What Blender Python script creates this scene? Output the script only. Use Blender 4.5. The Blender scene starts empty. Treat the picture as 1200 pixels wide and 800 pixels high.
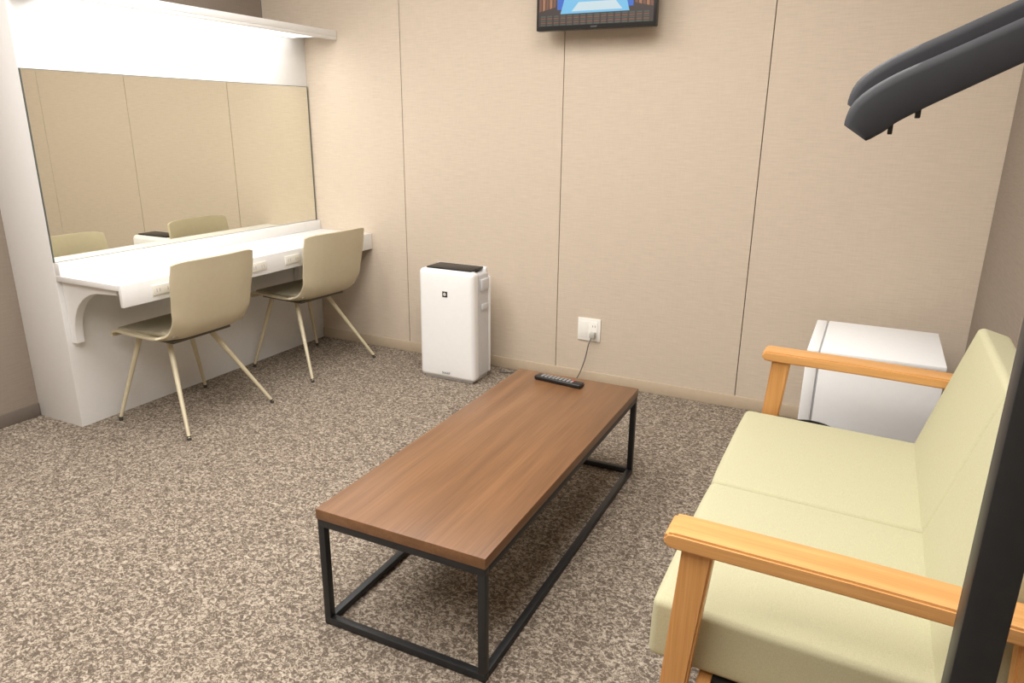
import bpy, bmesh, math, random
from mathutils import Vector, Matrix
random.seed(3)
scene=bpy.context.scene
scene.view_settings.view_transform='Standard'
scene.view_settings.look='None'
COL=scene.collection
def lin(c):
    return tuple(((x/255)/12.92 if x/255<=.04045 else ((x/255+.055)/1.055)**2.4) for x in c)+(1,)
# ---------------- materials ----------------
def mat(name,col,rough=.5,metal=0,emit=None,es=0,noise=0,nscale=40,bump=0,bscale=200,spec=.5):
    m=bpy.data.materials.new(name); m.use_nodes=True; nt=m.node_tree; b=nt.nodes['Principled BSDF']
    c=lin(col); b.inputs['Base Color'].default_value=c; b.inputs['Roughness'].default_value=rough
    b.inputs['Metallic'].default_value=metal; b.inputs['Specular IOR Level'].default_value=spec
    tc=nt.nodes.new('ShaderNodeTexCoord')
    if noise:
        n=nt.nodes.new('ShaderNodeTexNoise'); n.inputs['Scale'].default_value=nscale; n.inputs['Detail'].default_value=4
        nt.links.new(tc.outputs['Object'],n.inputs['Vector'])
        r=nt.nodes.new('ShaderNodeValToRGB'); r.color_ramp.elements[0].position=.3; r.color_ramp.elements[1].position=.7
        r.color_ramp.elements[0].color=tuple(x*(1-noise) for x in c[:3])+(1,); r.color_ramp.elements[1].color=tuple(min(1,x*(1+noise)) for x in c[:3])+(1,)
        nt.links.new(n.outputs['Fac'],r.inputs['Fac']); nt.links.new(r.outputs['Color'],b.inputs['Base Color'])
    if bump:
        n=nt.nodes.new('ShaderNodeTexNoise'); n.inputs['Scale'].default_value=bscale; n.inputs['Detail'].default_value=2
        nt.links.new(tc.outputs['Object'],n.inputs['Vector'])
        bp=nt.nodes.new('ShaderNodeBump'); bp.inputs['Strength'].default_value=bump; bp.inputs['Distance'].default_value=.002
        nt.links.new(n.outputs['Fac'],bp.inputs['Height']); nt.links.new(bp.outputs['Normal'],b.inputs['Normal'])
    if emit:
        b.inputs['Emission Color'].default_value=lin(emit); b.inputs['Emission Strength'].default_value=es
    return m
def ramp(nt,stops):
    r=nt.nodes.new('ShaderNodeValToRGB'); e=r.color_ramp.elements
    while len(e)>1: e.remove(e[0])
    e[0].position=stops[0][0]; e[0].color=stops[0][1]
    for p,c in stops[1:]:
        x=e.new(p); x.color=c
    return r
def fabricwall(name,col,horiz='X',amt=.05,s1=(14,14,260),s2=(240,240,25),rough=.75):
    m=bpy.data.materials.new(name); m.use_nodes=True; nt=m.node_tree; b=nt.nodes['Principled BSDF']
    b.inputs['Roughness'].default_value=rough; b.inputs['Specular IOR Level'].default_value=.25
    tc=nt.nodes.new('ShaderNodeTexCoord'); c=lin(col)[:3]
    def nz(s,detail=3):
        mp=nt.nodes.new('ShaderNodeMapping'); mp.inputs['Scale'].default_value=s
        n=nt.nodes.new('ShaderNodeTexNoise'); n.inputs['Scale'].default_value=1; n.inputs['Detail'].default_value=detail
        nt.links.new(tc.outputs['Object'],mp.inputs['Vector']); nt.links.new(mp.outputs['Vector'],n.inputs['Vector']); return n
    n1=nz(s1); n2=nz(s2)
    a=nt.nodes.new('ShaderNodeMath'); a.operation='ADD'; a.use_clamp=False
    h=nt.nodes.new('ShaderNodeMath'); h.operation='MULTIPLY'; h.inputs[1].default_value=.35
    nt.links.new(n2.outputs['Fac'],h.inputs[0]); nt.links.new(n1.outputs['Fac'],a.inputs[0]); nt.links.new(h.outputs[0],a.inputs[1])
    r=ramp(nt,[(.42,tuple(x*(1-amt*1.5) for x in c)+(1,)),(.68,tuple(c)+(1,)),(.95,tuple(x*(1+amt*1.5) for x in c)+(1,))])
    nt.links.new(a.outputs[0],r.inputs['Fac']); nt.links.new(r.outputs['Color'],b.inputs['Base Color'])
    return m
def woodmat(name,dark,mid,light,axis,rough=.4,sc=1.0,broad=16,fine=.45):
    m=bpy.data.materials.new(name); m.use_nodes=True; nt=m.node_tree; b=nt.nodes['Principled BSDF']
    b.inputs['Roughness'].default_value=rough
    tc=nt.nodes.new('ShaderNodeTexCoord'); 
    def nz(lo,hi,detail=5,dist=0.0):
        s=[hi*sc]*3; s[axis]=lo*sc
        mp=nt.nodes.new('ShaderNodeMapping'); mp.inputs['Scale'].default_value=s
        n=nt.nodes.new('ShaderNodeTexNoise'); n.inputs['Scale'].default_value=1; n.inputs['Detail'].default_value=detail; n.inputs['Distortion'].default_value=dist
        nt.links.new(tc.outputs['Object'],mp.inputs['Vector']); nt.links.new(mp.outputs['Vector'],n.inputs['Vector']); return n
    n1=nz(.9,broad,5,.4); n2=nz(5,200,3)
    h=nt.nodes.new('ShaderNodeMath'); h.operation='MULTIPLY'; h.inputs[1].default_value=fine
    a=nt.nodes.new('ShaderNodeMath'); a.operation='ADD'
    nt.links.new(n2.outputs['Fac'],h.inputs[0]); nt.links.new(n1.outputs['Fac'],a.inputs[0]); nt.links.new(h.outputs[0],a.inputs[1])
    md=.5+fine/2
    r=ramp(nt,[(md-.23,lin(dark)),(md,lin(mid)),(md+.23,lin(light))])
    nt.links.new(a.outputs[0],r.inputs['Fac']); nt.links.new(r.outputs['Color'],b.inputs['Base Color'])
    return m
def carpetmat():
    m=bpy.data.materials.new('carpet'); m.use_nodes=True; nt=m.node_tree; b=nt.nodes['Principled BSDF']
    b.inputs['Roughness'].default_value=.95; b.inputs['Specular IOR Level'].default_value=.1
    tc=nt.nodes.new('ShaderNodeTexCoord')
    def nz(scale,detail,dist,off,st=(1,1,1)):
        mp=nt.nodes.new('ShaderNodeMapping'); mp.inputs['Location'].default_value=off; mp.inputs['Scale'].default_value=st
        n=nt.nodes.new('ShaderNodeTexNoise'); n.inputs['Scale'].default_value=scale; n.inputs['Detail'].default_value=detail; n.inputs['Distortion'].default_value=dist
        nt.links.new(tc.outputs['Object'],mp.inputs['Vector']); nt.links.new(mp.outputs['Vector'],n.inputs['Vector']); return n
    n1=nz(90,3.0,1.2,(0,0,0),(.9,1.1,1)); n2=nz(360,1,0,(3,1,0)); n3=nz(20,2,0,(5,5,0))
    r=ramp(nt,[(.37,lin((94,84,74))),(.48,lin((116,105,94))),(.56,lin((154,142,128))),(.68,lin((182,171,156)))])
    a=nt.nodes.new('ShaderNodeMath'); a.operation='MULTIPLY_ADD'; a.inputs[1].default_value=.45; 
    nt.links.new(n2.outputs['Fac'],a.inputs[0]); nt.links.new(n1.outputs['Fac'],a.inputs[2])
    a2=nt.nodes.new('ShaderNodeMath'); a2.operation='MULTIPLY_ADD'; a2.inputs[1].default_value=.14
    nt.links.new(n3.outputs['Fac'],a2.inputs[0]); nt.links.new(a.outputs[0],a2.inputs[2])
    s=nt.nodes.new('ShaderNodeMath'); s.operation='SUBTRACT'; s.inputs[1].default_value=.295
    nt.links.new(a2.outputs[0],s.inputs[0]); nt.links.new(s.outputs[0],r.inputs['Fac'])
    nt.links.new(r.outputs['Color'],b.inputs['Base Color'])
    bp=nt.nodes.new('ShaderNodeBump'); bp.inputs['Strength'].default_value=.4; bp.inputs['Distance'].default_value=.003
    nt.links.new(a.outputs[0],bp.inputs['Height']); nt.links.new(bp.outputs['Normal'],b.inputs['Normal'])
    return m
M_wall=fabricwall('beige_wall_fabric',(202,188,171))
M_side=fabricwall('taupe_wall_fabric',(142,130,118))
M_gap=mat('panel_gap',(60,50,44),.9)
M_base=mat('baseboard_vinyl',(192,175,152),.5,noise=.03)
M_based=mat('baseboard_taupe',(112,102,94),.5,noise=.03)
M_carpet=carpetmat()
M_ceil=mat('ceiling_white',(232,230,227),.8,noise=.02)
M_white=mat('white_laminate',(231,231,230),.4,noise=.01)
M_mirror=mat('mirror_glass',(236,235,224),.0,metal=1,noise=.004)
M_alu=mat('aluminium',(190,190,188),.3,metal=1,noise=.03)
M_darkedge=mat('mirror_edge',(90,95,90),.3,noise=.05)
M_olive=mat('olive_plastic',(194,183,156),.42,noise=.02)
M_olivepad=mat('olive_pad',(150,142,122),.6,noise=.03,bump=.1)
M_oliveleg=mat('olive_leg',(200,190,162),.35,noise=.02)
M_under=mat('olive_under',(84,79,68),.5,noise=.02)
M_black=mat('black_plastic',(26,26,27),.4,noise=.05)
M_cap=mat('dark_rubber',(60,57,50),.6,noise=.05)
M_char=mat('charcoal',(52,50,48),.6,noise=.05)
M_steel=mat('black_steel',(44,45,47),.45,metal=.3,noise=.08)
M_walnut=woodmat('walnut',(106,74,48),(119,84,55),(131,94,63),1,.36,1.0,20,.6)
M_oakX=woodmat('oak_x',(199,144,84),(210,156,95),(220,168,108),0,.38,1.6,22,.6)
M_oakZ=woodmat('oak_z',(192,136,77),(204,149,88),(215,161,100),2,.38,1.6,22,.6)
M_oakY=woodmat('oak_y',(192,136,77),(204,149,88),(215,161,100),1,.38,1.6,22,.6)
M_cush=fabricwall('green_beige_fabric',(187,184,153),amt=.07,s1=(520,520,520),s2=(900,60,900),rough=.9)
M_pur=mat('purifier_white',(240,240,240),.3,noise=.01)
M_purg=mat('purifier_grey',(205,205,207),.4,noise=.02)
M_fr=mat('fridge_white',(238,239,240),.85,noise=.01,spec=.15)
M_frd=mat('fridge_gasket',(190,192,195),.5,noise=.02)
M_plate=mat('outlet_white',(240,238,232),.35,noise=.01)
M_platec=mat('outlet_cream',(226,223,214),.4,noise=.01)
M_slot=mat('socket_slot',(45,42,40),.6,noise=.02)
M_slotl=mat('socket_slot_pale',(165,163,160),.6,noise=.02)
M_cord=mat('dark_grey_cord',(96,94,90),.5,noise=.02)
M_plug=mat('grey_plug',(178,176,170),.5,noise=.02)
M_hang=mat('hanger_charcoal',(54,55,60),.55,noise=.06,spec=.3)
M_text=mat('grey_print',(120,122,126),.5,noise=.01)
M_btn=mat('button_grey',(150,150,150),.5,noise=.02)
M_btnr=mat('button_red',(190,50,45),.5,noise=.02)
M_panel=mat('fill_diffuser',(255,250,240),.5,emit=(255,248,240),es=2.5,noise=.003)  # glow of the added ceiling panels
M_tube=mat('strip_diffuser',(255,255,255),.5,emit=(255,252,248),es=2.0,noise=.003)
# ---------------- mesh helpers ----------------
def obj(name,me,mats=None,smooth=False):
    o=bpy.data.objects.new(name,me); COL.objects.link(o)
    if mats:
        for m in (mats if isinstance(mats,(list,tuple)) else [mats]): me.materials.append(m)
    if smooth: shade(o)
    return o
def shade(o,ang=.6):
    me=o.data
    for p in me.polygons: p.use_smooth=True
    bm=bmesh.new(); bm.from_mesh(me)
    for e in bm.edges:
        if len(e.link_faces)==2 and e.calc_face_angle(0)>ang: e.smooth=False
    bm.to_mesh(me); bm.free()
def bmbox(bm,a,b,bev=0,mi=0,seg=2):
    r=bmesh.ops.create_cube(bm,size=1); vs=r['verts']
    for v in vs: v.co=Vector([(a[i]+b[i])/2+v.co[i]*(b[i]-a[i]) for i in range(3)])
    fs=set(f for v in vs for f in v.link_faces)
    for f in fs: f.material_index=mi
    if bev:
        es=list(set(e for v in vs for e in v.link_edges))
        rr=bmesh.ops.bevel(bm,geom=es,offset=bev,segments=seg,affect='EDGES',profile=.5)
        for f in rr['faces']: f.material_index=mi
def boxes(name,lst,mats,bev=0,seg=2,rot=None):
    bm=bmesh.new()
    for it in lst:
        bmbox(bm,it[0],it[1],it[3] if len(it)>3 else bev,it[2] if len(it)>2 else 0,seg)
    me=bpy.data.meshes.new(name); bm.to_mesh(me); bm.free()
    o=obj(name,me,mats); 
    if bev or any(len(i)>3 for i in lst): shade(o)
    return o
def box(name,a,b,m,bev=0,seg=2): return boxes(name,[(a,b)],m,bev,seg)
def sweep(name,pts,rad,m,seg=12,closed=False,prof=None,up=Vector((0,0,1)),ang=.9):
    pts=[Vector(p) for p in pts]; n=len(pts); bm=bmesh.new(); rings=[]
    prev=None
    for i,p in enumerate(pts):
        t=(pts[min(i+1,n-1)]-pts[max(i-1,0)]).normalized()
        if prev is None:
            a=up if abs(t.dot(up))<.95 else Vector((1,0,0)); s=t.cross(a).normalized()
        else:
            s=(prev-t*prev.dot(t)).normalized()
        prev=s; w=s.cross(t).normalized()
        r=rad[i] if isinstance(rad,(list,tuple)) else rad
        ru,rv=(r if isinstance(r,(tuple,list)) else (r,r))
        ring=[]
        if prof=='blade':
            pr=[(1,.55),(.92,.82),(.7,1),(-.7,1),(-.92,.82),(-1,.55),(-1,-.8),(-.9,-1),(-.75,-1),(-.75,-.5),(.75,-.5),(.75,-1),(.9,-1),(1,-.8)]
            for c,sn in pr: ring.append(bm.verts.new(p+s*ru*c+w*rv*sn))
        else:
            for k in range(seg):
                an=2*math.pi*k/seg; c,sn=math.cos(an),math.sin(an)
                ring.append(bm.verts.new(p+s*ru*c+w*rv*sn))
        rings.append(ring)
    sg=len(rings[0])
    for i in range(n-1):
        for k in range(sg):
            bm.faces.new((rings[i][k],rings[i][(k+1)%sg],rings[i+1][(k+1)%sg],rings[i+1][k]))
    bm.faces.new(rings[0][::-1]); bm.faces.new(rings[-1])
    bmesh.ops.recalc_face_normals(bm,faces=bm.faces)
    me=bpy.data.meshes.new(name); bm.to_mesh(me); bm.free()
    o=obj(name,me,m); shade(o,ang); return o
def spline(pts,n=8):
    P=[Vector(p) for p in pts]; out=[]
    for i in range(len(P)-1):
        p0=P[max(i-1,0)];p1=P[i];p2=P[i+1];p3=P[min(i+2,len(P)-1)]
        for k in range(n):
            t=k/n; out.append(.5*((2*p1)+(p2-p0)*t+(2*p0-5*p1+4*p2-p3)*t*t+(3*p1-p0-3*p2+p3)*t**3))
    out.append(P[-1]); return out
def rbox(name,size,r,m,puff=(0,0,0),nin=10,fn=None):
    hx=[s/2 for s in size]
    def ax(h):
        ts=[0,.12,.3,.55,.8,1]; a=[-h+r*t for t in ts]; L=2*(h-r)
        a+=[-h+r+L*i/nin for i in range(1,nin)]; a+=[h-r*t for t in ts[::-1]]; return a
    A=[ax(h) for h in hx]; bm=bmesh.new()
    for d in range(3):
        u,v=(d+1)%3,(d+2)%3
        for sg in (-1,1):
            g=[]
            for a in A[u]:
                row=[]
                for b in A[v]:
                    p=[0,0,0]; p[d]=sg*hx[d]; p[u]=a; p[v]=b; row.append(bm.verts.new(p))
                g.append(row)
            for i in range(len(g)-1):
                for j in range(len(g[0])-1):
                    bm.faces.new((g[i][j],g[i+1][j],g[i+1][j+1],g[i][j+1]))
    bmesh.ops.remove_doubles(bm,verts=bm.verts,dist=1e-5)
    bmesh.ops.recalc_face_normals(bm,faces=bm.faces)
    for v in bm.verts:
        p=v.co; core=Vector([max(-(hx[i]-r),min(hx[i]-r,p[i])) for i in range(3)]); d=p-core
        q=core+(d.normalized()*r if d.length>1e-9 else d)
        n=[max(-1,min(1,p[i]/hx[i])) for i in range(3)]
        for i in range(3):
            j,k=(i+1)%3,(i+2)%3
            q[i]+=puff[i]*n[i]*(1-n[j]**4)*(1-n[k]**4)
        v.co=q
        if fn: fn(v.co)
    me=bpy.data.meshes.new(name); bm.to_mesh(me); bm.free()
    o=obj(name,me,m)
    for p in me.polygons: p.use_smooth=True
    return o
def prism(name,poly,axis,a,b,m,bev=0):
    bm=bmesh.new(); o1=[i for i in range(3) if i!=axis]
    def mk(w):
        out=[]
        for q in poly:
            p=[0,0,0]; p[o1[0]]=q[0]; p[o1[1]]=q[1]; p[axis]=w; out.append(bm.verts.new(p))
        return out
    A=mk(a);B=mk(b); n=len(poly)
    bm.faces.new(A); bm.faces.new(B[::-1])
    for i in range(n): bm.faces.new((A[i],B[i],B[(i+1)%n],A[(i+1)%n]))
    bmesh.ops.recalc_face_normals(bm,faces=bm.faces)
    if bev: bmesh.ops.bevel(bm,geom=list(bm.edges),offset=bev,segments=2,affect='EDGES')
    me=bpy.data.meshes.new(name); bm.to_mesh(me); bm.free()
    o=obj(name,me,m); shade(o,.5); return o
def thing(name,label,cat,loc=(0,0,0),rotz=0,group=None):
    e=bpy.data.objects.new(name,None); e.empty_display_size=.1; COL.objects.link(e)
    e.location=loc; e.rotation_euler=(0,0,rotz); e['label']=label; e['category']=cat
    if group: e['group']=group
    return e
def attach(o,t,local=False,label=None,parent=None):
    if not local: o.data.transform(Matrix.Translation(-Vector(t.location)))
    o.parent=parent or t
    if label: o['label']=label
    return o
def struct(o): o['kind']='structure'; return o
def text(name,s,size,m,mtx,depth=.0004):
    c=bpy.data.curves.new(name,'FONT'); c.body=s; c.size=size; c.align_x='CENTER'; c.align_y='CENTER'; c.extrude=depth
    t=bpy.data.objects.new(name+'_tmp',c); COL.objects.link(t)
    dg=bpy.context.evaluated_depsgraph_get(); me=bpy.data.meshes.new_from_object(t.evaluated_get(dg)); bpy.data.objects.remove(t)
    me.transform(mtx); me.materials.clear(); return obj(name,me,m)
def tx(o,M): o.data.transform(M); return o
T=Matrix.Translation
def Rm(a,ax): return Matrix.Rotation(a,4,ax)
# ---------------- room ----------------
XL,XRW,D,YF,CH=-3.14,.404,3.207,-1.6,2.45
XM=-2.854; Y0=1.683
struct(box('floor',(XL-.1,YF-.1,-.1),(XRW+.1,D+.1,0),M_carpet))
struct(box('ceiling',(XL-.1,YF-.1,CH),(XRW+.1,D+.1,CH+.1),M_ceil))
def panelwall(name,axis,coord,out,joints,m):
    g=.0035; L=[]
    js=joints
    for a,b in zip(js[:-1],js[1:]):
        lo=[0,0,0];hi=[0,0,0]; o=1-axis
        lo[axis]=a+g/2;hi[axis]=b-g/2; lo[2]=0;hi[2]=CH
        lo[o],hi[o]=sorted((coord,coord+out*.02)); L.append((tuple(lo),tuple(hi),0,.0008))
    lo=[0,0,0];hi=[0,0,0]; o=1-axis; lo[axis]=js[0];hi[axis]=js[-1];lo[2]=0;hi[2]=CH
    lo[o],hi[o]=sorted((coord+out*.012,coord+out*.1)); L.append((tuple(lo),tuple(hi),1,0))
    return struct(boxes(name,L,[m,M_gap],0,1))
panelwall('wall_back',0,D,1,[XL,-2.235,-1.3418,-.4478,XRW+.02],M_wall)
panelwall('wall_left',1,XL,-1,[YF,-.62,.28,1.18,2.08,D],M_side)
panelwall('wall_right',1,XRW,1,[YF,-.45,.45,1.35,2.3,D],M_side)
panelwall('wall_front',0,YF,-1,[XL,-2.235,-1.3418,-.4478,XRW],M_wall)
struct(box('baseboard_back',(XM+.001,D-.008,0),(XRW,D,.058),M_base,.002))
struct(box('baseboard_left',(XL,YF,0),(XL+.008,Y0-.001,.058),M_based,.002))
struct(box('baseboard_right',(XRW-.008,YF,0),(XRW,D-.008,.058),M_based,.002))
struct(box('wall_vanity',(XL,Y0,0),(XM,D,1.662),M_white,.0015))
# canopy
t=thing('light_canopy','white laminate canopy shelf with concealed lamp above the mirror','light canopy',(XM,2.445,1.665))
attach(box('shelf_board',(XL,Y0,1.663),(-2.63,D-.002,1.692),M_white,.001),t)
attach(box('fascia',(-2.648,Y0,1.648),(-2.63,D-.002,1.6625),M_white,.001),t)
attach(box('strip_diffuser',(-2.84,Y0+.1,1.657),(-2.70,D-.1,1.6625),M_tube,.001),t,label='glowing flush strip diffuser')
# mirror
t=thing('wall_mirror','large frameless rectangular mirror fixed to white wall above counter','mirror',(XM,2.445,.70))
attach(box('mirror_glass',(XM+.001,Y0+.004,.703),(XM+.006,D-.012,1.417),M_mirror),t)
attach(boxes('mirror_frame',[((XM+.0005,Y0+.001,.701),(XM+.008,Y0+.004,1.419)),((XM+.0005,D-.012,.701),(XM+.008,D-.008,1.419)),((XM+.0005,Y0+.001,1.417),(XM+.008,D-.008,1.4195))],M_darkedge),t)
# counter
CZ=.65
t=thing('vanity_counter','white laminate make-up counter with front sockets along mirror','counter',(XM,2.445,0))
XF=-2.477
attach(box('worktop',(XM+.001,Y0-.0,CZ-.022),(XF-.004,D-.002,CZ),M_white,.001),t)
attach(box('backsplash',(XM+.001,Y0+.002,CZ+.0005),(XM+.03,D-.003,.7),M_white,.001),t)
attach(box('apron',(XF-.004,Y0-.0,CZ-.085),(XF+.012,D-.002,CZ+.001),M_white,.001),t)
def bracket(y):
    x0,z0=XM+.001,CZ-.023
    outer=[(x0,z0),(x0+.33,z0),(x0+.33,z0-.025)]
    arc=[]
    for k in range(0,13):
        a=math.radians(90+90*k/12); arc.append((x0+.235+.205*math.cos(a),z0-.23+.20*math.sin(a)))
    poly=outer+arc+[(x0+.03,z0-.26),(x0,z0-.26)]
    return prism('bracket',poly,1,y,y+.035,M_white,.0015)
attach(bracket(Y0+.02),t,label='curved white support bracket'); attach(bracket(2.99),t,label='curved white support bracket')
for yy in (1.86,2.36,2.58,3.05):
    s=attach(box('socket_outlet',(XF+.0125,yy-.05,CZ-.063),(XF+.018,yy+.05,CZ-.023),M_platec,.002),t)
    for dy in (-.025,.025):
        for e in (-.0065,.0065):
            attach(box('socket_slot',(XF+.0175,yy+dy+e-.0013,CZ-.051),(XF+.0185,yy+dy+e+.0013,CZ-.037),M_slotl),t,parent=s)
# ---------------- chairs ----------------
def chair_parts():
    P=[]
    prof=spline([(-.215,.372),(-.205,.394),(-.15,.402),(-.05,.394),(.06,.388),(.13,.398),(.175,.44),(.198,.51),(.218,.61),(.232,.70),(.236,.724)],5)
    n=len(prof); bm=bmesh.new(); W=24; rows=[]
    for i,p in enumerate(prof):
        x,z=p[0],p[1]
        if x<.1: hw=.205+.015*min(1,(x+.215)/.1)
        else: hw=.215 - .020*math.exp(-((z-.43)/.05)**2)
        if z>.45: hw=.196+.012*min(1,(z-.45)/.2)
        if i==0: hw*=.9
        row=[]
        for k in range(W+1):
            u=-1+2*k/W; uu=math.copysign(abs(u)**.8,u)
            bk=max(0,min(1,(z-.40)/.12)) if x>.1 else 0
            px=x-.032*bk*abs(u)**2.4
            up=.018*abs(u)**4*(1-bk)*max(0,min(1,(x+.2)/.3))+ .0
            cr=math.exp(-((z-.42)/.05)**2)*(1 if x>.08 else 0)
            px-=.02*cr*abs(u)**3
            hh=hw; drop=0
            if z>.66:
                q=(z-.66)/.064
                drop=-.012*q*abs(u)**6; hh=hw*(1-.02*q)
            row.append(bm.verts.new((px,hh*uu,z+up+drop)))
        rows.append(row)
    for i in range(n-1):
        for k in range(W): bm.faces.new((rows[i][k],rows[i][k+1],rows[i+1][k+1],rows[i+1][k]))
    bmesh.ops.recalc_face_normals(bm,faces=bm.faces)
    me=bpy.data.meshes.new('shell'); bm.to_mesh(me); bm.free()
    sh=obj('seat_shell',me,M_olive); 
    md=sh.modifiers.new('s','SOLIDIFY'); md.thickness=.011; md.offset=0
    md=sh.modifiers.new('b','BEVEL'); md.width=.003; md.segments=2; md.limit_method='ANGLE'
    for p in me.polygons: p.use_smooth=True
    P.append(sh)
    pad=rbox('seat_pad',(.34,.37,.018),.008,M_olivepad,(0,0,.004)); tx(pad,T((-.03,0,.407))@Rm(math.radians(-2),'Y')); P.append(pad)
    und=boxes('under_frame',[((-.19,-.15,.366),(.09,.15,.383),0,.005)],M_under); P.append(und)
    tops=[(-.15,-.12),(-.15,.12),(-.0,-.10),(-.0,.10)]; feet=[(-.212,-.225),(-.212,.225),(.215,-.23),(.215,.23)]
    for (a,b),(c,d) in zip(tops,feet):
        l=sweep('leg',[(a,b,.372),(a+(c-a)*.06,b+(d-b)*.06,.345),(c,d,.010)],[.013,.012,.007],M_oliveleg); P.append(l)
        f=sweep('foot_cap',[(c+(c-a)*-.02,d-(d-b)*.02,.018),(c,d,.0)],[.0085,.0085],M_cap); P.append(f)
    return P
GL='chairs at the make-up counter'
chA=thing('vanity_chair','olive plastic shell chair with splayed legs beside counter end','chair',(-2.565,2.03,0),0,GL)
parts=chair_parts(); lastleg=None
for p in parts:
    if p.name.startswith('foot_cap'):
        p.parent=lastleg; p['label']='dark rubber foot cap'
    else: p.parent=chA
    if p.name.startswith('leg'): lastleg=p
chB=chA.copy(); COL.objects.link(chB); chB.location=(-2.57,2.80,0); chB.rotation_euler=(0,0,math.radians(-4)); chB['label']='olive plastic shell chair with splayed legs near beige wall'
mp={}
for p in parts:
    q=p.copy(); COL.objects.link(q); mp[p]=q
    q.parent=chB if p.parent==chA else mp[p.parent]
# ---------------- air purifier ----------------
px0,px1,py0,py1=-1.955,-1.64,2.887,3.075; PH=.563
cx=(px0+px1)/2
t=thing('air_purifier','white upright air purifier standing on carpet by wall','air purifier',(cx,(py0+py1)/2,0))
def tap(k):
    def f(c):
        s=1-k*max(0,(c.z+.28))/.56; c.x*=s
    return f
b=rbox('body',(px1-px0-.01,.12,PH-.03),.018,M_purg,fn=tap(.03)); attach(tx(b,T((cx,py0+.115,PH/2))),t)
b=rbox('front_panel',(px1-px0,.062,PH-.012),.022,M_pur,(0,.006,0),fn=tap(.02)); attach(tx(b,T((cx,py0+.034,PH/2+.004))),t)
attach(box('top_grille',(px0+.035,py0+.03,PH-.004),(px1-.03,py0+.155,PH+.006),M_black,.003),t,label='glossy black top control recess')
attach(boxes('top_rim',[((px0+.02,py0+.15,PH-.02),(px1-.015,py0+.172,PH+.004))],M_pur,.006),t)
attach(boxes('rear_unit',[((px0+.012,py0+.168,.02),(px1-.004,py1,PH-.04))],M_pur,.01),t)
attach(box('side_handle',(px1-.012,py0+.08,PH-.10),(px1+.004,py0+.15,PH-.045),M_purg,.004),t)
attach(box('side_latch',(px1-.012,py0+.09,PH-.20),(px1+.002,py0+.15,PH-.17),M_purg,.004),t)
attach(boxes('foot_base',[((px0+.02,py0+.02,0),(px1-.02,py1-.01,.016))],M_purg,.003),t)
em=attach(box('emblem',(cx-.014,py0-.0045,.432),(cx+.014,py0-.0015,.460),M_black,.001),t,label='black square badge with white ion cluster mark')
bm=bmesh.new()
for (dx,dz) in [(0,0),(.005,.003),(-.005,.003),(0,-.006),(.005,-.003),(-.005,-.003),(0,.006)]:
    bmesh.ops.create_uvsphere(bm,u_segments=8,v_segments=6,radius=.0026,matrix=T((cx+dx,py0-.005,.446+dz)))
me=bpy.data.meshes.new('cluster'); bm.to_mesh(me); bm.free()
attach(obj('cluster_mark',me,M_plate),t,parent=em)
attach(text('lettering','SHARP',.016,M_text,T((cx,py0-.0035,.042))@Rm(math.pi/2,'X')),t,label='small grey printed SHARP lettering')
# ---------------- outlet ----------------
ox0,ox1,oz0,oz1=-1.225,-1.107,.218,.332
t=thing('wall_outlet','white wall socket plate on beige panel, blank beside sockets','wall outlet',((ox0+ox1)/2,D,(oz0+oz1)/2))
pl=attach(box('cover_plate',(ox0,D-.007,oz0),(ox1,D-.0005,oz1),M_plate,.002),t)
oc=(ox0+ox1)/2
attach(box('blank_insert',(oc-.045,D-.0085,oz0+.016),(oc-.007,D-.0068,oz1-.016),M_plate,.001),t)
s=attach(box('socket',(oc+.007,D-.0095,oz0+.016),(oc+.045,D-.0068,oz1-.016),M_plate,.001),t)
for dz in (-.02,.02):
    for ddx in (-.006,.006): attach(box('slot',(oc+.026+ddx-.001,D-.0102,(oz0+oz1)/2+dz-.005),(oc+.026+ddx+.001,D-.0094,(oz0+oz1)/2+dz+.005),M_slot),t,parent=s)
zc=(oz0+oz1)/2
t=thing('power_cord','thin grey power cord plugged into wall socket, hanging to floor','power cord',(oc+.026,D-.03,0))
attach(box('plug',(oc+.026-.013,D-.04,zc-.034),(oc+.026+.013,D-.0098,zc-.008),M_plug,.004),t)
cp=spline([(oc+.026,D-.036,zc-.03),(oc+.02,D-.06,zc-.06),(oc-.0,D-.05,.13),(oc-.03,D-.06,.04),(oc-.07,D-.06,.006),(oc-.2,D-.05,.005),(-1.52,D-.06,.005),(-1.62,3.12,.005)],8)
attach(sweep('cable',cp,.0028,M_cord,8),t)
# ---------------- television ----------------
TX0,TX1,TY,TZ,TH=-1.43,-.895,3.09,1.628,.315
t=thing('television','black flat television on wall bracket showing a stage','television',((TX0+TX1)/2,TY,TZ))
attach(box('housing',(TX0,TY,TZ),(TX1,TY+.035,TZ+TH),M_black,.004),t)
attach(boxes('wall_bracket',[(((TX0+TX1)/2-.05,TY+.035,TZ+.1),((TX0+TX1)/2+.05,D-.001,TZ+.22))],M_steel,.003),t)
def em_(n,c,s=1.0): return mat(n,(10,10,10),.4,emit=c,es=s,noise=.003)
SM=[em_('scr_dark',(46,28,24)),em_('scr_blue',(30,95,190)),em_('scr_cyan',(110,185,225),1.0),em_('scr_brown',(112,66,44)),em_('scr_seat',(58,74,62)),em_('scr_floor',(196,215,222),1.0),em_('scr_wood',(158,104,66))]
bm=bmesh.new(); SX0,SX1,SZ0,SZ1=TX0+.011,TX1-.011,TZ+.018,TZ+TH-.012
def poly(pts,mi,lay):
    vs=[bm.verts.new((SX0+(SX1-SX0)*u,TY-.0006-.0003*lay,SZ0+(SZ1-SZ0)*v)) for u,v in pts]
    f=bm.faces.new(vs); f.material_index=mi
poly([(0,0),(1,0),(1,1),(0,1)],0,0)
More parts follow.
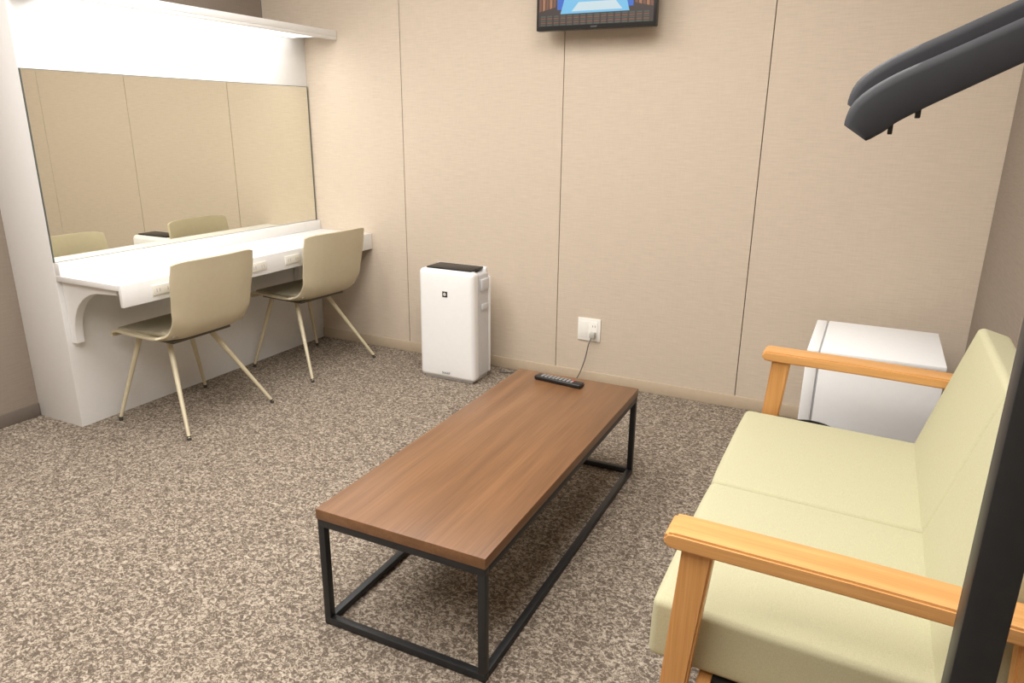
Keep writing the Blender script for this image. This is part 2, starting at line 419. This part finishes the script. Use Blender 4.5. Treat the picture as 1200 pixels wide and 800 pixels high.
poly([(.17,.22),(.83,.22),(.83,.95),(.17,.95)],1,1)
poly([(.2,.16),(.8,.16),(.76,.40),(.24,.40)],2,2)
poly([(.3,.19),(.74,.19),(.68,.31),(.36,.31)],5,3)
poly([(.3,.50),(.7,.50),(.64,.80),(.36,.80)],2,2)
for i in range(5):
    u=.005+.032*i
    poly([(u,.20+.012*i),(u+.024,.215+.012*i),(u+.024,1),(u,1)],[3,6][i%2],1)
    poly([(1-u,.20+.012*i),(1-u,1),(1-u-.024,1),(1-u-.024,.215+.012*i)],[3,6][i%2],1)
for i in range(5):
    z=.005+.03*i
    for k in range(16):
        u=.02+.06*k
        poly([(u,z),(u+.046,z),(u+.044,z+.02),(u+.002,z+.02)],[4,3][(i)%2],1)
me=bpy.data.meshes.new('screen'); bm.to_mesh(me); bm.free()
attach(obj('screen',me,SM),t,label='lit screen showing a blue theatre stage and seats')
attach(text('lettering','SHARP',.010,M_text,T(((TX0+TX1)/2,TY-.0005,TZ+.009))@Rm(math.pi/2,'X')),t)
# ---------------- coffee table ----------------
tz=.336; L_,W_=1.1765,.473
t=thing('coffee_table','low walnut coffee table with black square-tube steel frame','coffee table',(-.893,1.775,0),.011)
hx,hy=W_/2,L_/2; r=.019
attach(box('table_top',(-hx,-hy,tz-.028),(hx,hy,tz),M_walnut,.0012),t,local=True)
zt=tz-.029
attach(boxes('top_frame',[((-hx+.002,-hy+.002,zt-r),(hx-.002,-hy+.002+r,zt)),((-hx+.002,hy-.002-r,zt-r),(hx-.002,hy-.002,zt)),((-hx+.002,-hy+.002+r,zt-r),(-hx+.002+r,hy-.002-r,zt)),((hx-.002-r,-hy+.002+r,zt-r),(hx-.002,hy-.002-r,zt))],M_steel,.001),t,local=True)
attach(boxes('bottom_frame',[((-hx+.002,-hy+.002,.003),(hx-.002,-hy+.002+r,.003+r)),((-hx+.002,hy-.002-r,.003),(hx-.002,hy-.002,.003+r)),((-hx+.002,-hy+.002+r,.003),(-hx+.002+r,hy-.002-r,.003+r)),((hx-.002-r,-hy+.002+r,.003),(hx-.002,hy-.002-r,.003+r))],M_steel,.001),t,local=True)
for sx in (-1,1):
    for sy in (-1,1):
        a=(sx*(hx-.002-r/2),sy*(hy-.002-r/2))
        l=attach(box('leg',(a[0]-r/2,a[1]-r/2,.003+r),(a[0]+r/2,a[1]+r/2,zt-r),M_steel,.001),t,local=True)
        attach(box('glide',(a[0]-.008,a[1]-.008,0),(a[0]+.008,a[1]+.008,.003),M_black),t,local=True,parent=l)
# remote
t=thing('remote_control','black television remote control lying on walnut table','remote control',(-.94,2.285,tz),math.radians(-6))
attach(box('casing',(-.095,-.02,.0005),(.095,.02,.016),M_black,.005,3),t,local=True)
bl=[]
for i in range(9):
    for j in range(3):
        bl.append(((-.07+.015*i,-.0125+.0095*j,.0155),(-.061+.015*i,-.0065+.0095*j,.0178),0 if (i,j)!=(8,2) else 1))
attach(boxes('buttons',bl,[M_btn,M_btnr]),t,local=True,label='rows of grey push buttons')
# ---------------- sofa ----------------
t=thing('sofa','two-seat sofa, green-beige fabric cushions, oak armrests, against wall','sofa',(.05,1.64,0))
SZ=.405
for (a,b) in ((1.128,1.643),(1.645,2.162)):
    c=rbox('seat_cushion',(.56,b-a,.125),.014,M_cush,(.006,.001,.004)); tx(c,T((.015,(a+b)/2,SZ-.0625-.003))@Rm(math.radians(1.5),'Y')); attach(c,t)
    h=.40; th=.08; al=math.radians(15.3)
    c=rbox('back_cushion',(th,b-a,h),.015,M_cush,(.004,.001,.0))
    ctr=Vector((.19,0,.375))+Vector((math.sin(al),0,math.cos(al)))*(h/2-.01)+Vector((math.cos(al),0,-math.sin(al)))*(th/2)
    tx(c,T((ctr.x,(a+b)/2,ctr.z))@Rm(al,'Y')); attach(c,t)
AZ=.60
for (a,b) in ((1.052,1.126),(2.166,2.24)):
    pl=[(-.238,AZ-.012),(-.232,AZ-.002),(-.222,AZ),(.05,AZ-.004),(.33,AZ-.012),(.33,AZ-.04),(.05,AZ-.033),(-.15,AZ-.031),(-.222,AZ-.03),(-.234,AZ-.026)]
    attach(prism('armrest',pl,1,a,b,M_oakX,.004),t,label='flat oak armrest')
    m_=(a+b)/2
    fp=[(-.208,AZ-.032),(-.155,AZ-.032),(-.205,0),(-.245,0)]
    attach(prism('front_leg',fp,1,m_-.02,m_+.02,M_oakZ,.004),t,label='oak front leg post')
    bp=[(.27,AZ-.04),(.32,AZ-.04),(.335,.3),(.37,0),(.335,0),(.285,.3)]
    attach(prism('rear_leg',bp,1,m_-.018,m_+.018,M_oakZ,.004),t,label='oak rear leg post')
    attach(boxes('side_rail',[((-.18,m_-.014,.215),(.30,m_+.014,.275))],M_oakX,.004),t,label='oak side rail')
attach(boxes('seat_frame',[((-.17,1.10,.225),(-.145,2.19,.275)),((.25,1.10,.225),(.275,2.19,.275))],M_oakY,.003),t,label='oak seat frame rails')
attach(boxes('seat_deck',[((-.145,1.13,.262),(.25,2.16,.272))],M_char),t)
bb=prism('back_panel',[(.288,.36),(.372,.70),(.382,.70),(.30,.36)],1,1.14,2.15,M_cush,.002); attach(bb,t)
# ---------------- fridge ----------------
fx0,fx1,fy0,fy1,fh=-.137,.288,2.60,3.045,.5
t=thing('mini_fridge','small white refrigerator standing in corner beside sofa','refrigerator',((fx0+fx1)/2,(fy0+fy1)/2,0))
attach(box('body',(fx0+.045,fy0,.012),(fx1,fy1,fh-.002),M_fr,.005),t)
attach(box('worktop',(fx0+.0445,fy0-.002,fh-.018),(fx1+.001,fy1+.001,fh),M_fr,.004),t)
d=attach(box('door',(fx0,fy0-.001,.03),(fx0+.039,fy1,fh-.001),M_fr,.004),t)
attach(box('door_gasket',(fx0+.0395,fy0+.006,.035),(fx0+.0442,fy1-.006,fh-.008),M_frd),t,parent=d,label='grey rubber door gasket')
for fxx in (fx0+.07,fx1-.05):
    for fyy in (fy0+.02,fy1-.05): attach(box('foot',(fxx,fyy,0),(fxx+.03,fyy+.03,.012),M_black,.002),t)
# ---------------- waste bin ----------------
t=thing('waste_bin','small round black waste bin between sofa and refrigerator','waste bin',(-.085,2.395,0))
bm=bmesh.new(); prof=[(.0,.0),(.075,.0),(.08,.01),(.098,.27),(.103,.272),(.103,.285),(.097,.285),(.093,.27),(.074,.014),(0,.014)]; rg=[]
for (rr,z) in prof:
    rr*=.82
    rg.append([bm.verts.new((rr*math.cos(2*math.pi*k/32),rr*math.sin(2*math.pi*k/32),z)) for k in range(32)] if rr>0 else [bm.verts.new((0,0,z))])
for A_,B_ in zip(rg[:-1],rg[1:]):
    for k in range(32):
        if len(A_)==1: bm.faces.new((A_[0],B_[k],B_[(k+1)%32]))
        elif len(B_)==1: bm.faces.new((A_[k],B_[0],A_[(k+1)%32]))
        else: bm.faces.new((A_[k],A_[(k+1)%32],B_[(k+1)%32],B_[k]))
bmesh.ops.recalc_face_normals(bm,faces=bm.faces)
me=bpy.data.meshes.new('bin'); bm.to_mesh(me); bm.free(); o=obj('bin_body',me,M_black,True); attach(o,t,local=True)
# ---------------- clothes rack ----------------
RX,RZ=.18,1.49
t=thing('clothes_rack','black steel garment rack standing beside sofa','clothes rack',(RX,.3,0))
for yy in (.87,-.35):
    attach(box('post',(RX-.0225,yy-.0225,.03),(RX+.0225,yy+.0225,RZ),M_steel,.003),t)
    attach(box('foot_bar',(RX-.19,yy-.02,.0),(RX+.19,yy+.02,.03),M_steel,.004),t)
RC=RZ-.02
attach(sweep('hanging_rail',[(RX,-.33,RC),(RX,.85,RC)],.012,M_steel),t)
attach(box('lower_rail',(RX-.012,-.33,.10),(RX+.012,.85,.125),M_steel,.002),t)
side=[(0,-.006),(.04,-.019),(.08,-.040),(.135,-.068),(.170,-.086),(.192,-.101),(.206,-.120)]
def hanger(neck):
    P=[]
    for s in (-1,1):
        pts=spline([(s*a,0,z) for a,z in side],5); n=len(pts)
        rad=[]
        for i in range(n):
            v=i/(n-1); hh=.014+.005*min(1,v*1.5); ww=.009+.012*v
            if v>.88: hh-=.007*(v-.88)/.12
            rad.append((ww,hh))
        P.append(sweep('shoulder_arm',pts,rad,M_hang,20,prof='blade',ang=.75))
        for k in range(2):
            x=s*(.160+.020*k); z=-.090-.014*k
            P.append(box('inner_rib',(min(x,x-s*.004),-.012,z-.017),(max(x,x-s*.004),.012,z-.002),M_black,.0008))
    R_=.0155
    pts=[(0,0,0),(0,0,neck-.034),(.006,0,neck-.026)]
    for k in range(0,11):
        a=math.radians(-55+24*k); pts.append((R_*math.cos(a),0,neck+R_*math.sin(a)))
    P.append(sweep('hook',spline(pts,3),.0022,M_alu,8))
    return P
for (x,y,apex,rz) in ((RX,.81,1.382,0),(RX+.002,.757,1.363,0)):
    h1=thing('clothes_hanger','charcoal plastic wide-shouldered suit hanger on garment rack','clothes hanger',(x,y,apex),math.radians(rz),'suit hangers on the garment rack')
    for p in hanger(RC-apex): p.parent=h1
# ---------------- lights ----------------
def ceil_fill(x,y,sx,sy,power):  # panel out of view, added to light the room softly in place of downlights
    t=thing('ceiling_fill','unseen rectangular ceiling light panel, added for soft room light','ceiling light',(x,y,CH))
    attach(box('fill_frame',(x-sx/2-.02,y-sy/2-.02,CH-.03),(x+sx/2+.02,y+sy/2+.02,CH-.0005),M_white,.003),t)
    attach(box('diffuser',(x-sx/2,y-sy/2,CH-.036),(x+sx/2,y+sy/2,CH-.0305),M_panel),t,label='glowing diffuser of the added panel')
    l=bpy.data.lights.new('ceiling_fill_lamp','AREA'); l.shape='RECTANGLE'; l.size=sx; l.size_y=sy; l.energy=power; l.color=(1,.985,.96)
    o=bpy.data.objects.new('fill_emitter',l); COL.objects.link(o); o.parent=t; o.location=(0,0,-.04)
for x,pw in ((-2.0,27),(-.6,24)):
    for y in (1.6,-.1): ceil_fill(x,y,1.0,1.3,pw)
l=bpy.data.lights.new('canopy_lamp','AREA'); l.shape='RECTANGLE'; l.size=.1; l.size_y=1.2; l.energy=3.5; l.color=(1,.99,.975)
o=bpy.data.objects.new('canopy_lamp',l); COL.objects.link(o); o.location=(-2.75,2.36,1.645)
o.rotation_euler=(0,math.radians(12),0)
w=bpy.data.worlds.new('w'); scene.world=w; w.use_nodes=True; w.node_tree.nodes['Background'].inputs[0].default_value=(.5,.48,.45,1); w.node_tree.nodes['Background'].inputs[1].default_value=.3
# ---------------- camera ----------------
yaw,pitch,roll,f=.4606,.2981,.0100,839.01
F=Vector((-math.sin(yaw)*math.cos(pitch),math.cos(yaw)*math.cos(pitch),-math.sin(pitch)))
r_=Vector((math.cos(yaw),math.sin(yaw),0)); u_=r_.cross(F); c,s=math.cos(roll),math.sin(roll)
r2=c*r_+s*u_; u2=-s*r_+c*u_
cam=bpy.data.cameras.new('camera'); co=bpy.data.objects.new('camera',cam); COL.objects.link(co)
m=Matrix((r2,u2,-F)).transposed().to_4x4(); m.translation=(0,0,1.25); co.matrix_world=m
cam.sensor_width=36; cam.lens=f*36/1200; cam.clip_start=.02
scene.camera=co
